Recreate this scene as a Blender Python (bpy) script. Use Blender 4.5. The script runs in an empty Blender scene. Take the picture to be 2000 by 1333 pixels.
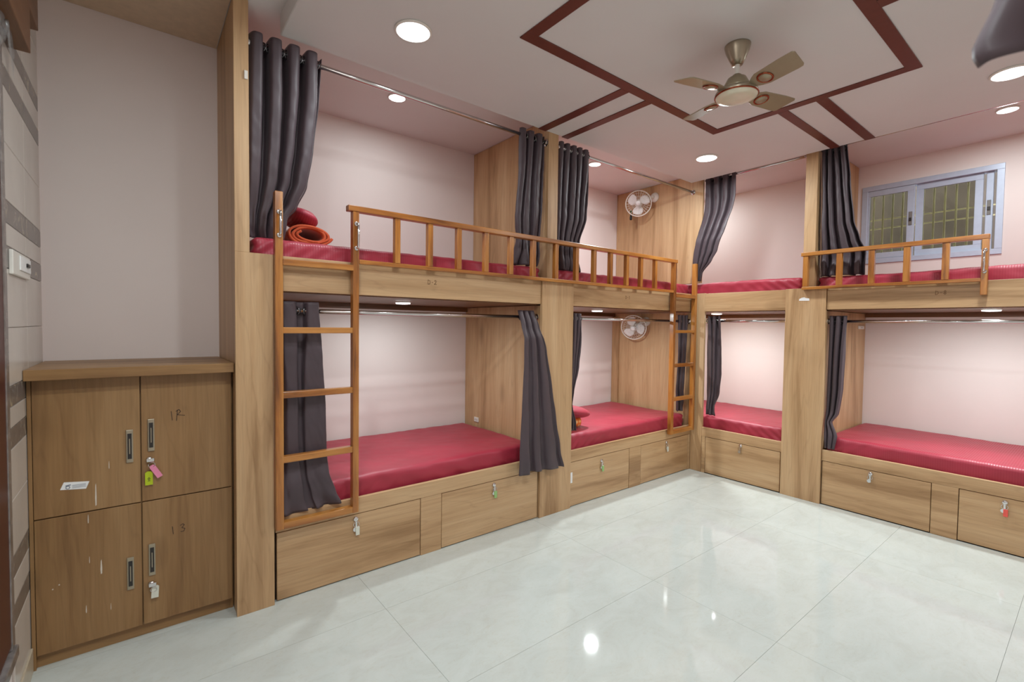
import bpy, bmesh, math, random
from mathutils import Vector, Matrix, noise
random.seed(7)
SC = bpy.context.scene
COL = SC.collection
PI = math.pi

# ------------------------------------------------------------------ camera
cd = bpy.data.cameras.new('camera'); cam = bpy.data.objects.new('camera', cd); COL.objects.link(cam)
RT = Vector((0.78393502, -0.6207209, 0.01230634)); UP = Vector((0.01077412, 0.03342074, 0.9993833)); FW = Vector((0.62074939, 0.78331897, -0.03288741))
M = Matrix((RT, UP, -FW)).transposed().to_4x4(); M.translation = Vector((-4.43108, -2.63245, 1.45))
cam.matrix_world = M
cd.sensor_width = 36; cd.sensor_fit = 'HORIZONTAL'; cd.lens = 923.56 * 36 / 2000
cd.clip_start = 0.02; cd.clip_end = 60
cd.dof.use_dof = True; cd.dof.focus_distance = 4.2; cd.dof.aperture_fstop = 3.2
SC.camera = cam
# ------------------------------------------------------------------ world, exposure
w = bpy.data.worlds.new('world'); SC.world = w; w.use_nodes = True
w.node_tree.nodes['Background'].inputs[0].default_value = (0.75, 0.8, 0.9, 1)
w.node_tree.nodes['Background'].inputs[1].default_value = 5.0
SC.view_settings.view_transform = 'Standard'; SC.view_settings.look = 'None'
SC.view_settings.gamma = 1; SC.view_settings.use_curve_mapping = False
SC.view_settings.exposure = 0.0
LAMP_MAIN, LAMP_UP, LAMP_LOW = 11.2, 5.0, 8.2
LAMP_COL = (0.90, 0.985, 1.0)
SC.cycles.max_bounces = 10; SC.cycles.diffuse_bounces = 6; SC.cycles.glossy_bounces = 5
SC.cycles.use_denoising = True

# ------------------------------------------------------------------ materials
def srgb(r, g, b):
    f = lambda c: (c/255/12.92) if c/255 <= 0.04045 else ((c/255+0.055)/1.055)**2.4
    return (f(r), f(g), f(b), 1)
class NT:
    def __init__(s, name):
        s.m = bpy.data.materials.new(name); s.m.use_nodes = True; s.t = s.m.node_tree
        s.b = s.t.nodes['Principled BSDF']
    def n(s, typ, **kw):
        nd = s.t.nodes.new(typ)
        for k, v in kw.items():
            if k.startswith('i_'):
                key = k[2:]; key = int(key) if key.isdigit() else key.replace('_', ' ')
                nd.inputs[key].default_value = v
            else: setattr(nd, k, v)
        return nd
    def l(s, a, b): s.t.links.new(a, b)
    def ramp(s, fac, stops, interp='LINEAR'):
        r = s.n('ShaderNodeValToRGB'); s.l(fac, r.inputs[0]); r.color_ramp.interpolation = interp
        el = r.color_ramp.elements
        while len(el) < len(stops): el.new(0.5)
        for e, (p, c) in zip(el, stops): e.position = p; e.color = c
        return r.outputs[0]
    def mix(s, fac, a, b, mode='MIX'):
        x = s.n('ShaderNodeMix', data_type='RGBA', blend_type=mode)
        for i, v in ((0, fac), (6, a), (7, b)):
            if hasattr(v, 'is_linked') or hasattr(v, 'links'): s.l(v, x.inputs[i])
            else: x.inputs[i].default_value = v
        return x.outputs[2]
    def coords(s, scale=(1, 1, 1), rnd=True):
        tc = s.n('ShaderNodeTexCoord'); out = tc.outputs['Object']
        if rnd:
            oi = s.n('ShaderNodeObjectInfo'); mu = s.n('ShaderNodeVectorMath', operation='SCALE'); mu.inputs[0].default_value = (13.7, 7.3, 5.1)
            s.l(oi.outputs['Random'], mu.inputs['Scale'])
            ad = s.n('ShaderNodeVectorMath', operation='ADD'); s.l(out, ad.inputs[0]); s.l(mu.outputs[0], ad.inputs[1]); out = ad.outputs[0]
        mp = s.n('ShaderNodeMapping'); mp.inputs['Scale'].default_value = scale; s.l(out, mp.inputs[0])
        return mp.outputs[0]
    def bump(s, h, strength=0.2, dist=0.01):
        b = s.n('ShaderNodeBump'); b.inputs['Strength'].default_value = strength; b.inputs['Distance'].default_value = dist
        s.l(h, b.inputs['Height']); s.l(b.outputs[0], s.b.inputs['Normal'])

def plain(name, col, rough=0.5, metal=0.0, var=0.04, scale=30, spec=0.5, bump=0.0):
    t = NT(name); v = t.coords()
    nz = t.n('ShaderNodeTexNoise', i_Scale=scale, i_Detail=4.0); t.l(v, nz.inputs[0])
    d = tuple(c*(1-var*2) for c in col[:3])+(1,); e = tuple(min(1, c*(1+var)) for c in col[:3])+(1,)
    t.l(t.ramp(nz.outputs[0], [(0.3, d), (0.7, e)]), t.b.inputs['Base Color'])
    t.b.inputs['Roughness'].default_value = rough; t.b.inputs['Metallic'].default_value = metal
    t.b.inputs['Specular IOR Level'].default_value = spec
    if bump: t.bump(nz.outputs[0], bump, 0.004)
    return t.m

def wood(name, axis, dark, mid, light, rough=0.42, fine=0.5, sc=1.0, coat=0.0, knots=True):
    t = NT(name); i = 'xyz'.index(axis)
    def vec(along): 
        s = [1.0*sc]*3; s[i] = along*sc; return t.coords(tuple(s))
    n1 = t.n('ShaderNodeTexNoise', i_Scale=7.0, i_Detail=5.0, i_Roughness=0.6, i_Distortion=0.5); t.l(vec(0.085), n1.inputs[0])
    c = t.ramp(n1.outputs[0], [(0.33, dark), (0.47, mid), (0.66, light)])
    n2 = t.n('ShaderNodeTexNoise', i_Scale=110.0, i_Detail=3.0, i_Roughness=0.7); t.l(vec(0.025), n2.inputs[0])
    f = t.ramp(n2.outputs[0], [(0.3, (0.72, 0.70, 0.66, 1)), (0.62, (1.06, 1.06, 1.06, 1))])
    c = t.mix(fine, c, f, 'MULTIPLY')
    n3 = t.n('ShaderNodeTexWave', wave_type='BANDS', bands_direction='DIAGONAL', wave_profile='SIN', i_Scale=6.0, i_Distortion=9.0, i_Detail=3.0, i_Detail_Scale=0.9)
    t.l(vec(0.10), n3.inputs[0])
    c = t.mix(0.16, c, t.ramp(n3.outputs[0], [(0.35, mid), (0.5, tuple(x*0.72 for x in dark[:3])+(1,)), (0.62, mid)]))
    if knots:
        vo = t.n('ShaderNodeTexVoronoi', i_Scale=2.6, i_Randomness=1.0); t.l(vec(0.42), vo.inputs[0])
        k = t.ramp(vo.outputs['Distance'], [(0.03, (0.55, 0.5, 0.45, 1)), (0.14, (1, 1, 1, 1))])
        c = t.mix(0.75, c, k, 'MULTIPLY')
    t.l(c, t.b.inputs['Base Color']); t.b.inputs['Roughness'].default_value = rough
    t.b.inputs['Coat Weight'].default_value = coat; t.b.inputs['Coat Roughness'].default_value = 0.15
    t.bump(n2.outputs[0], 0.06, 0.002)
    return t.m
OAK = dict(dark=srgb(150, 114, 77), mid=srgb(187, 151, 111), light=srgb(203, 170, 131))
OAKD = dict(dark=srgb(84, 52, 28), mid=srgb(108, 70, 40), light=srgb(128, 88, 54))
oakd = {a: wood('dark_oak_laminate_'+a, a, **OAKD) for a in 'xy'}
oak = {a: wood('oak_laminate_'+a, a, **OAK) for a in 'xyz'}
TEAK = dict(dark=srgb(92, 48, 14), mid=srgb(158, 96, 36), light=srgb(194, 134, 64))
teak = {a: wood('varnished_teak_'+a, a, rough=0.3, fine=0.6, sc=2.2, coat=0.5, **TEAK) for a in 'xyz'}
LOCK = dict(dark=srgb(114, 80, 46), mid=srgb(143, 107, 67), light=srgb(160, 125, 84))
lockoak = wood('locker_laminate', 'z', **LOCK); lockoak_x = wood('locker_laminate_x', 'x', **LOCK)
darkgap = plain('shadow_gap_board', srgb(60, 42, 28), 0.8)
def wallpaint(name, col):
    t = NT(name); v = t.coords(rnd=False)
    n1 = t.n('ShaderNodeTexNoise', i_Scale=1.3, i_Detail=5.0); t.l(v, n1.inputs[0])
    a = tuple(c*0.95 for c in col[:3])+(1,)
    t.l(t.ramp(n1.outputs[0], [(0.35, a), (0.65, col)]), t.b.inputs['Base Color'])
    t.b.inputs['Roughness'].default_value = 0.6; t.b.inputs['Specular IOR Level'].default_value = 0.25
    n2 = t.n('ShaderNodeTexNoise', i_Scale=60.0, i_Detail=3.0); t.l(v, n2.inputs[0]); t.bump(n2.outputs[0], 0.05, 0.003)
    return t.m
pink = wallpaint('pink_wall_paint', srgb(229, 217, 213))
ceilp = wallpaint('ceiling_paint', srgb(220, 217, 216))
ceilw = wallpaint('false_ceiling_paint', srgb(214, 212, 211))
maroon = plain('maroon_trim_paint', srgb(98, 46, 36), 0.45)
grout = plain('grout', srgb(196, 196, 186), 0.8)
def tilemat():
    t = NT('polished_floor_tile'); v = t.coords((1, 1.6, 1))
    n1 = t.n('ShaderNodeTexNoise', i_Scale=5.0, i_Detail=8.0, i_Roughness=0.68, i_Distortion=1.2); t.l(v, n1.inputs[0])
    c = t.ramp(n1.outputs[0], [(0.32, srgb(184, 187, 181)), (0.5, srgb(191, 196, 191)), (0.66, srgb(196, 201, 197))])
    n2 = t.n('ShaderNodeTexNoise', i_Scale=26.0, i_Detail=6.0, i_Roughness=0.7, i_Distortion=2.0); t.l(v, n2.inputs[0])
    c = t.mix(0.3, c, t.ramp(n2.outputs[0], [(0.36, srgb(188, 184, 170)), (0.46, srgb(196, 200, 195))]), 'MIX')
    t.l(c, t.b.inputs['Base Color']); t.b.inputs['Roughness'].default_value = 0.05
    t.b.inputs['Specular IOR Level'].default_value = 0.4
    return t.m
floortile = tilemat()
walltile_w = plain('glazed_wall_tile', srgb(200, 192, 184), 0.18, var=0.03, scale=6)
def stripemat():
    t = NT('patterned_border_tile'); v = t.coords()
    n = t.n('ShaderNodeTexNoise', i_Scale=14.0, i_Detail=6.0, i_Distortion=1.5); t.l(v, n.inputs[0])
    t.l(t.ramp(n.outputs[0], [(0.45, srgb(104, 96, 92)), (0.62, srgb(128, 120, 112)), (0.7, srgb(170, 156, 128))]), t.b.inputs['Base Color'])
    t.b.inputs['Roughness'].default_value = 0.25
    return t.m
walltile_d = stripemat()
granite = plain('grey_marble', srgb(120, 112, 108), 0.25, var=0.2, scale=25)
doorred = plain('dark_red_door', srgb(70, 24, 20), 0.35)
def cloth(name, col, axis=None, stripe=0.0, rough=0.5, sheen=0.1, weave=0.08):
    t = NT(name); v = t.coords(rnd=False)
    n = t.n('ShaderNodeTexNoise', i_Scale=5.0, i_Detail=4.0); t.l(v, n.inputs[0])
    c = t.ramp(n.outputs[0], [(0.3, tuple(x*0.86 for x in col[:3])+(1,)), (0.7, col)])
    if axis:
        wv = t.n('ShaderNodeTexWave', wave_type='BANDS', bands_direction=axis.upper(), wave_profile='SIN', i_Scale=24.0); t.l(v, wv.inputs[0])
        c = t.mix(stripe, c, t.ramp(wv.outputs[0], [(0.4, (0.72, 0.66, 0.68, 1)), (0.6, (1.18, 1.25, 1.22, 1))]), 'MULTIPLY')
        rr = t.n('ShaderNodeMapRange'); t.l(wv.outputs[0], rr.inputs[0]); rr.inputs[3].default_value = rough+0.12; rr.inputs[4].default_value = rough-0.12
        t.l(rr.outputs[0], t.b.inputs['Roughness'])
    else: t.b.inputs['Roughness'].default_value = rough
    t.l(c, t.b.inputs['Base Color'])
    t.b.inputs['Sheen Weight'].default_value = sheen; t.b.inputs['Sheen Roughness'].default_value = 0.4
    n2 = t.n('ShaderNodeTexNoise', i_Scale=500.0, i_Detail=2.0); t.l(v, n2.inputs[0]); t.bump(n2.outputs[0], weave, 0.002)
    return t.m
CRIM = srgb(166, 44, 64)
sheet = {'x': cloth('crimson_satin_sheet_x', CRIM, 'x', 0.22), 'y': cloth('crimson_satin_sheet_y', CRIM, 'y', 0.12)}
plainsheet = cloth('crimson_cotton_sheet', CRIM)
curtm = cloth('plum_grey_curtain_satin', srgb(74, 61, 67), None, rough=0.52, sheen=0.1)
rust = cloth('rust_orange_blanket', srgb(190, 76, 34), rough=0.8, sheen=0.4, weave=0.3)
def floral():
    t = NT('orange_floral_print'); v = t.coords(rnd=False)
    vo = t.n('ShaderNodeTexVoronoi', i_Scale=22.0); t.l(v, vo.inputs[0])
    t.l(t.ramp(vo.outputs['Distance'], [(0.15, srgb(250, 214, 150)), (0.4, srgb(240, 150, 60)), (0.7, srgb(226, 98, 24))]), t.b.inputs['Base Color'])
    t.b.inputs['Roughness'].default_value = 0.7
    return t.m
floralm = floral()
steel = plain('polished_steel', (0.62, 0.61, 0.60, 1), 0.16, 1.0, var=0.02)
chrome = plain('chrome', (0.75, 0.75, 0.76, 1), 0.1, 1.0, var=0.01)
nickel = plain('dark_nickel', (0.16, 0.155, 0.16, 1), 0.25, 0.9, var=0.02)
satinm = plain('champagne_metal', srgb(170, 160, 140), 0.3, 0.75, var=0.03)
bladem = plain('champagne_enamel', srgb(150, 138, 114), 0.32, 0.35, var=0.02)
copper = plain('copper_ring', srgb(150, 74, 48), 0.22, 0.9, var=0.05)
creamd = plain('cream_enamel', srgb(214, 208, 186), 0.25, 0.1, var=0.02)
whitep = plain('white_plastic', srgb(222, 218, 210), 0.35, var=0.02)
greyp = plain('grey_plastic', srgb(120, 116, 112), 0.4, var=0.04)
darkp = plain('dark_inset', srgb(44, 40, 38), 0.4)
alum = plain('powder_coated_aluminium', srgb(186, 196, 214), 0.35, 0.15, var=0.02)
yellowbar = plain('cream_painted_iron', srgb(236, 226, 178), 0.5, var=0.05)
outside = plain('weathered_outside_wall', srgb(120, 110, 98), 0.9, var=0.15, scale=4)
paper = plain('white_paper', srgb(232, 232, 232), 0.7, var=0.01)
pencil = plain('faint_pencil', srgb(132, 100, 70), 0.8)
ink = plain('dark_ink', srgb(58, 42, 34), 0.8)
logoink = plain('blue_grey_print', srgb(104, 112, 128), 0.7)
paintdrip = plain('white_paint_drip', srgb(214, 204, 190), 0.6)
tag_y = plain('lime_plastic_tag', srgb(178, 196, 24), 0.4); tag_p = plain('pink_plastic_tag', srgb(232, 138, 170), 0.4)
tag_w = plain('white_plastic_tag', srgb(214, 214, 200), 0.4); tag_g = plain('green_plastic_tag', srgb(150, 190, 120), 0.4); tag_r = plain('coral_plastic_tag', srgb(232, 92, 80), 0.4)
black = plain('black_tassel', srgb(28, 26, 26), 0.7); greenm = plain('green_cord', srgb(30, 84, 36), 0.6)
def emis(name, s):
    t = NT(name); t.b.inputs['Base Color'].default_value = (0.9, 0.9, 0.9, 1)
    t.b.inputs['Emission Color'].default_value = (1, 0.99, 0.98, 1); t.b.inputs['Emission Strength'].default_value = s
    return t.m
glow = emis('led_diffuser', 5.0)
def glassmat(name, tint, refl=0.10):
    t = NT(name); tr = t.n('ShaderNodeBsdfTransparent'); tr.inputs[0].default_value = tint
    gl = t.n('ShaderNodeBsdfGlossy'); gl.inputs['Roughness'].default_value = 0.05
    fr = t.n('ShaderNodeFresnel'); mx = t.n('ShaderNodeMixShader'); t.l(fr.outputs[0], mx.inputs[0]); t.l(tr.outputs[0], mx.inputs[1]); t.l(gl.outputs[0], mx.inputs[2])
    t.l(mx.outputs[0], t.t.nodes['Material Output'].inputs[0])
    return t.m
glass = glassmat('tinted_window_glass', (0.72, 0.72, 0.66, 1))
def filmmat():
    t = NT('clear_plastic_film'); tr = t.n('ShaderNodeBsdfTransparent'); tr.inputs[0].default_value = (0.85, 0.85, 0.86, 1)
    mx = t.n('ShaderNodeMixShader'); mx.inputs[0].default_value = 0.4; t.b.inputs['Base Color'].default_value = srgb(190, 190, 190); t.b.inputs['Roughness'].default_value = 0.15
    t.l(tr.outputs[0], mx.inputs[1]); t.l(t.b.outputs[0], mx.inputs[2]); t.l(mx.outputs[0], t.t.nodes['Material Output'].inputs[0])
    return t.m
film = filmmat()

# ------------------------------------------------------------------ mesh helpers
class MB:
    """collects shapes in world coordinates and links them as ONE mesh object"""
    def __init__(s): s.bm = bmesh.new()
    def box(s, x0, x1, y0, y1, z0, z1, bev=0.0, seg=1):
        b = bmesh.new()
        bmesh.ops.create_cube(b, size=1)
        for v in b.verts: v.co = Vector(((x0+x1)/2+v.co.x*(x1-x0), (y0+y1)/2+v.co.y*(y1-y0), (z0+z1)/2+v.co.z*(z1-z0)))
        if bev: bmesh.ops.bevel(b, geom=b.edges[:], offset=bev, segments=seg, affect='EDGES', profile=0.5)
        s.add(b); return s
    def add(s, b):
        me = bpy.data.meshes.new('tmp'); b.to_mesh(me); b.free(); s.bm.from_mesh(me); bpy.data.meshes.remove(me)
    def poly(s, pts, thick):           # pts: closed outline (3D, planar), extruded by vector
        b = bmesh.new(); vs = [b.verts.new(p) for p in pts]; f = b.faces.new(vs)
        r = bmesh.ops.extrude_face_region(b, geom=[f]); ev = [e for e in r['geom'] if isinstance(e, bmesh.types.BMVert)]
        bmesh.ops.translate(b, verts=ev, vec=Vector(thick)); bmesh.ops.recalc_face_normals(b, faces=b.faces[:]); s.add(b); return s
    def tube(s, pts, r, seg=12, closed=False, caps=True):
        b = bmesh.new(); pts = [Vector(p) for p in pts]; n = len(pts); rings = []
        nrm = None
        for i, p in enumerate(pts):
            if closed: d = pts[(i+1) % n]-pts[i-1]
            else: d = pts[min(i+1, n-1)]-pts[max(i-1, 0)]
            d.normalize()
            if nrm is None:
                a = Vector((0, 0, 1)) if abs(d.z) < 0.9 else Vector((1, 0, 0)); nrm = d.cross(a).normalized()
            else: nrm = (nrm-d*nrm.dot(d)).normalized()
            bi = d.cross(nrm); rr = r[i] if isinstance(r, (list, tuple)) else r
            rings.append([b.verts.new(p+(nrm*math.cos(2*PI*k/seg)+bi*math.sin(2*PI*k/seg))*rr) for k in range(seg)])
        for i in range(n if closed else n-1):
            A, B = rings[i], rings[(i+1) % n]
            for k in range(seg): b.faces.new((A[k], A[(k+1) % seg], B[(k+1) % seg], B[k]))
        if caps and not closed: b.faces.new(rings[0][::-1]); b.faces.new(rings[-1])
        bmesh.ops.recalc_face_normals(b, faces=b.faces[:]); s.add(b); return s
    def lathe(s, prof, c, axis=(0, 0, 1), seg=32):   # prof: (radius, height along axis)
        b = bmesh.new(); ax = Vector(axis).normalized(); a = Vector((0, 0, 1)) if abs(ax.z) < 0.9 else Vector((1, 0, 0))
        u = ax.cross(a).normalized(); v = ax.cross(u); c = Vector(c); rings = []
        for (r, h) in prof:
            if r < 1e-6: rings.append([b.verts.new(c+ax*h)])
            else: rings.append([b.verts.new(c+ax*h+(u*math.cos(2*PI*k/seg)+v*math.sin(2*PI*k/seg))*r) for k in range(seg)])
        for A, B in zip(rings, rings[1:]):
            for k in range(seg):
                k2 = (k+1) % seg
                if len(A) == 1 and len(B) == 1: continue
                if len(A) == 1: b.faces.new((A[0], B[k], B[k2]))
                elif len(B) == 1: b.faces.new((A[k], A[k2], B[0]))
                else: b.faces.new((A[k], A[k2], B[k2], B[k]))
        bmesh.ops.recalc_face_normals(b, faces=b.faces[:]); s.add(b); return s
    def torus(s, c, axis, R, r, seg=28, rs=8):
        ax = Vector(axis).normalized(); a = Vector((0, 0, 1)) if abs(ax.z) < 0.9 else Vector((1, 0, 0))
        u = ax.cross(a).normalized(); v = ax.cross(u); c = Vector(c)
        return s.tube([c+(u*math.cos(2*PI*k/seg)+v*math.sin(2*PI*k/seg))*R for k in range(seg)], r, rs, closed=True)
    def stroke(s, pts, O, U, V, N, wd=0.004):   # pen strokes on a plane: O origin, U right, V up, N out of the surface
        O, U, V, N = map(Vector, (O, U, V, N))
        for (a, b_) in zip(pts, pts[1:]):
            A = O+U*a[0]+V*a[1]; B = O+U*b_[0]+V*b_[1]; d = (B-A); L = d.length
            if L < 1e-6: continue
            d /= L; q = N.cross(d)*wd/2; e = d*wd*0.3
            b = bmesh.new(); vs = [b.verts.new(p) for p in (A-q-e, A+q-e, B+q+e, B-q+e)]; f = b.faces.new(vs)
            r = bmesh.ops.extrude_face_region(b, geom=[f]); bmesh.ops.translate(b, verts=[x for x in r['geom'] if isinstance(x, bmesh.types.BMVert)], vec=N*0.0006)
            bmesh.ops.recalc_face_normals(b, faces=b.faces[:]); s.add(b)
        return s
    def grid(s, P):                               # P[j][i] -> Vector, an open sheet
        b = bmesh.new(); V = [[b.verts.new(p) for p in row] for row in P]
        for j in range(len(V)-1):
            for i in range(len(V[0])-1): b.faces.new((V[j][i], V[j][i+1], V[j+1][i+1], V[j+1][i]))
        s.add(b); return s
    def build(s, name, mat, parent=None, smooth=False, origin=None, label=None):
        me = bpy.data.meshes.new(name)
        if parent is not None: org = world_loc(parent)
        elif origin is not None: org = Vector(origin)
        else:
            xs = [v.co for v in s.bm.verts]
            org = Vector(((min(v.x for v in xs)+max(v.x for v in xs))/2, (min(v.y for v in xs)+max(v.y for v in xs))/2, min(v.z for v in xs)))
        bmesh.ops.translate(s.bm, verts=s.bm.verts[:], vec=-org)
        s.bm.to_mesh(me); s.bm.free(); me.materials.append(mat)
        if smooth:
            for p in me.polygons: p.use_smooth = True
        o = bpy.data.objects.new(name, me); COL.objects.link(o)
        if parent is not None: o.parent = parent
        else: o.location = org
        if label: o['label'] = label
        return o
def world_loc(o):
    v = Vector(o.location)
    while o.parent: o = o.parent; v = v+Vector(o.location)
    return v
def tag(o, label, cat, group=None):
    o['label'] = label; o['category'] = cat
    if group: o['group'] = group
    return o
def thing(name, label, cat, loc, group=None):
    o = bpy.data.objects.new(name, None); COL.objects.link(o); o.location = loc; o.empty_display_size = 0.1
    return tag(o, label, cat, group)
def struct(o): o['kind'] = 'structure'; return o
def smooth_by_angle(o, deg=40):
    me = o.data; bm = bmesh.new(); bm.from_mesh(me)
    for f in bm.faces: f.smooth = True
    for e in bm.edges:
        if len(e.link_faces) == 2 and e.calc_face_angle(0) > math.radians(deg): e.smooth = False
    bm.to_mesh(me); bm.free(); return o
def copy_tree(o, parent=None):
    c = o.copy(); COL.objects.link(c)
    if parent is not None: c.parent = parent
    for ch in list(o.children): copy_tree(ch, c)
    return c

# ------------------------------------------------------------------ dimensions
ZC, ZU = 2.90, 3.005          # false ceiling underside, main ceiling
YB, XB = 1.03, 1.02           # bunk back walls
ZT, ZBB, ZD, ZR = 1.79, 1.612, 0.36, 0.455
XL = -4.787                   # left wall
YW = 0.57                     # alcove back wall

# ------------------------------------------------------------------ room shell
fl = struct(MB().box(-4.9, 1.1, -4.1, 1.1, -0.12, -0.012).build('floor', grout))
xj = [XL, -3.455, -2.13, -0.80, 0.0]; yj = [-4.0, -3.72, -3.055, -2.39, -1.725, -1.06, -0.395, 0.05]
g = 0.0006
for i in range(len(xj)-1):
    for j in range(len(yj)-1):
        MB().box(xj[i]+g, xj[i+1]-g, yj[j]+g, yj[j+1]-g, -0.012, 0.0).build('tile', floortile, fl)
for (a, b) in ((XL, -4.06),):
    MB().box(a+g, b-g, 0.05+g, YW, -0.012, 0.0).build('tile', floortile, fl)
ce = struct(MB().box(-4.9, 1.1, -4.1, 1.1, ZU, ZU+0.1).build('ceiling', ceilp))
MB().box(-3.85, -0.06, -2.78, 0.018, ZC, ZU-0.0005, 0.004).build('ceiling_panel', ceilw, ce)
MB().box(-4.78, -4.064, -0.7, YW-0.002, ZU-0.006, ZU-0.0005).build('soffit_board', plain('tan_soffit_laminate', srgb(204, 180, 154), 0.5), ce)
struct(MB().box(-4.2, 1.12, YB, YB+0.1, 0, ZU).build('wall_back', pink))
# right wall with window opening  y -2.05..-1.13, z 2.08..2.78
WY0, WY1, WZ0, WZ1 = -2.075, -1.125, 2.075, 2.80
b = MB(); b.box(XB, XB+0.1, -4.1, WY0, 0, ZU); b.box(XB, XB+0.1, WY1, YB, 0, ZU); b.box(XB, XB+0.1, WY0, WY1, 0, WZ0); b.box(XB, XB+0.1, WY0, WY1, WZ1, ZU)
struct(b.build('wall_right', pink))
struct(MB().box(-4.9, 1.1, -4.1, -4.0, 0, ZU).build('wall_rear', pink))
struct(MB().box(-4.9, -4.0, YW, YW+0.1, 0, ZU).build('wall_alcove', pink))
# left wall: door opening y -1.15..-0.30, z 0.30..2.35
b = MB(); X0, X1 = -4.9, XL-0.008
b.box(X0, X1, -0.30, YW+0.1, 0, ZU); b.box(X0, X1, -4.0, -1.15, 0, ZU); b.box(X0, X1, -1.15, -0.30, 0, 0.29); b.box(X0, X1, -1.15, -0.30, 2.45, ZU)
wl = struct(b.build('wall_left', pink))
rows = [(0.10, 0.345, 0), (0.345, 0.425, 1), (0.425, 0.52, 0), (0.52, 0.60, 1), (0.60, 0.80, 0), (0.80, 0.985, 0), (0.985, 1.06, 1), (1.06, 1.135, 0), (1.135, 1.21, 1),
        (1.21, 1.42, 0), (1.42, 1.63, 0), (1.63, 1.71, 1), (1.71, 1.79, 0), (1.79, 1.87, 1), (1.87, 2.07, 0), (2.07, 2.265, 0), (2.265, 2.34, 1), (2.34, 2.425, 0), (2.425, 2.495, 1), (2.495, 2.70, 0), (2.70, 2.90, 0)]
for (z0, z1, k) in rows:
    for (y0, y1) in ((-0.245, 0.14), (0.14, 0.53)):
        MB().box(XL-0.008, XL, y0+0.001, y1-0.001, z0+0.001, z1-0.001, 0.0015).build('border_tile' if k else 'tile', walltile_d if k else walltile_w, wl)
struct(MB().box(XL-0.008, XL+0.006, -0.30, 0.07, 0.0, 0.10, 0.002).build('baseboard_left', plain('beige_skirting', srgb(186, 172, 150), 0.3)))
# door with marble surround
dr = struct(MB().box(-4.83, -4.787, -1.08, -0.28, 0.31, 2.43, 0.002).build('door_1', doorred))
MB().box(-4.90, XL+0.003, -0.295, -0.247, 0.29, 2.45, 0.003).build('door_jamb', granite, dr)
MB().box(-4.90, XL+0.006, -1.15, -1.07, 0.29, 2.45, 0.003).build('door_jamb', granite, dr)
MB().box(-4.90, XL+0.012, -1.15, -0.247, 0.25, 0.29, 0.003).build('sill', granite, dr)
# ceiling strips (maroon)
def strip(name, parts):
    r = None
    for (x0, x1, y0, y1) in parts:
        m = MB().box(x0, x1, y0, y1, ZC-0.006, ZC, 0.001)
        if r is None: r = struct(m.build(name, maroon))
        else: m.build('strip', maroon, r)
strip('trim_1', [(-2.91, -1.04, -0.812, -0.745), (-2.91, -1.04, -1.95, -1.885), (-2.91, -2.845, -1.885, -0.812), (-1.105, -1.04, -1.885, -0.812)])
strip('trim_2', [(-2.11, -2.04, -0.745, 0.016)]); strip('trim_3', [(-1.872, -1.808, -0.745, 0.016)])
strip('trim_4', [(-1.04, -0.062, -1.262, -1.20)]); strip('trim_5', [(-1.04, -0.062, -1.492, -1.428)])
strip('trim_6', [(-1.872, -1.802, -2.78, -1.95)]); strip('trim_7', [(-2.11, -2.04, -2.78, -1.95)])
strip('trim_8', [(-3.86, -2.91, -1.262, -1.20)]); strip('trim_9', [(-3.86, -2.91, -1.492, -1.428)])

# ------------------------------------------------------------------ window
wd = struct(bpy.data.objects.new('window_1', None)); COL.objects.link(wd); wd.location = (XB, -1.6, WZ0)
def frame(mb, x0, x1, y0, y1, z0, z1, w_):
    mb.box(x0, x1, y0, y1, z0, z0+w_, 0.002); mb.box(x0, x1, y0, y1, z1-w_, z1, 0.002)
    mb.box(x0, x1, y0, y0+w_, z0+w_, z1-w_, 0.002); mb.box(x0, x1, y1-w_, y1, z0+w_, z1-w_, 0.002); return mb
frame(MB(), XB-0.012, XB+0.09, WY0, WY1, WZ0, WZ1, 0.045).build('window_frame', alum, wd)
def sash(x, y0, y1, name):
    s_ = frame(MB(), x-0.012, x+0.012, y0, y1, WZ0+0.047, WZ1-0.047, 0.05).build('sash', alum, wd)
    MB().box(x-0.003, x+0.003, y0+0.048, y1-0.048, WZ0+0.09, WZ1-0.09).build('pane', glass, s_)
    return s_
s1 = sash(XB+0.006, -1.515, WY1-0.012, 's'); s2 = sash(XB+0.034, -1.95, -1.522, 's')
s3 = MB().box(XB+0.024, XB+0.046, -2.01, -1.967, WZ0+0.047, WZ1-0.047, 0.002).build('sash', alum, wd)
for (yy, zz, p, xx) in ((-1.492, 2.455, s1, XB-0.012), (-1.987, 2.465, s3, XB+0.018)):
    MB().box(xx, xx+0.006, yy-0.012, yy+0.012, zz-0.06, zz+0.06, 0.002).build('latch_plate', greyp, p)
    MB().box(xx-0.006, xx, yy-0.008, yy+0.008, zz-0.025, zz+0.005, 0.002).build('latch', darkp, p)
for k in range(13):
    y = -1.11-k*0.0735
    MB().tube([(XB+0.13, y, WZ0-0.05), (XB+0.13, y, WZ1+0.05)], 0.008, 8).build('security_bar', yellowbar, wd)
for z in (2.42, 2.504):
    MB().tube([(XB+0.14, WY0-0.05, z), (XB+0.14, WY1+0.05, z)], 0.006, 8).build('security_bar', yellowbar, wd)
struct(MB().box(XB+0.75, XB+0.8, -3.2, 0.2, 1.2, 3.6).build('wall_outside', outside))

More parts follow.
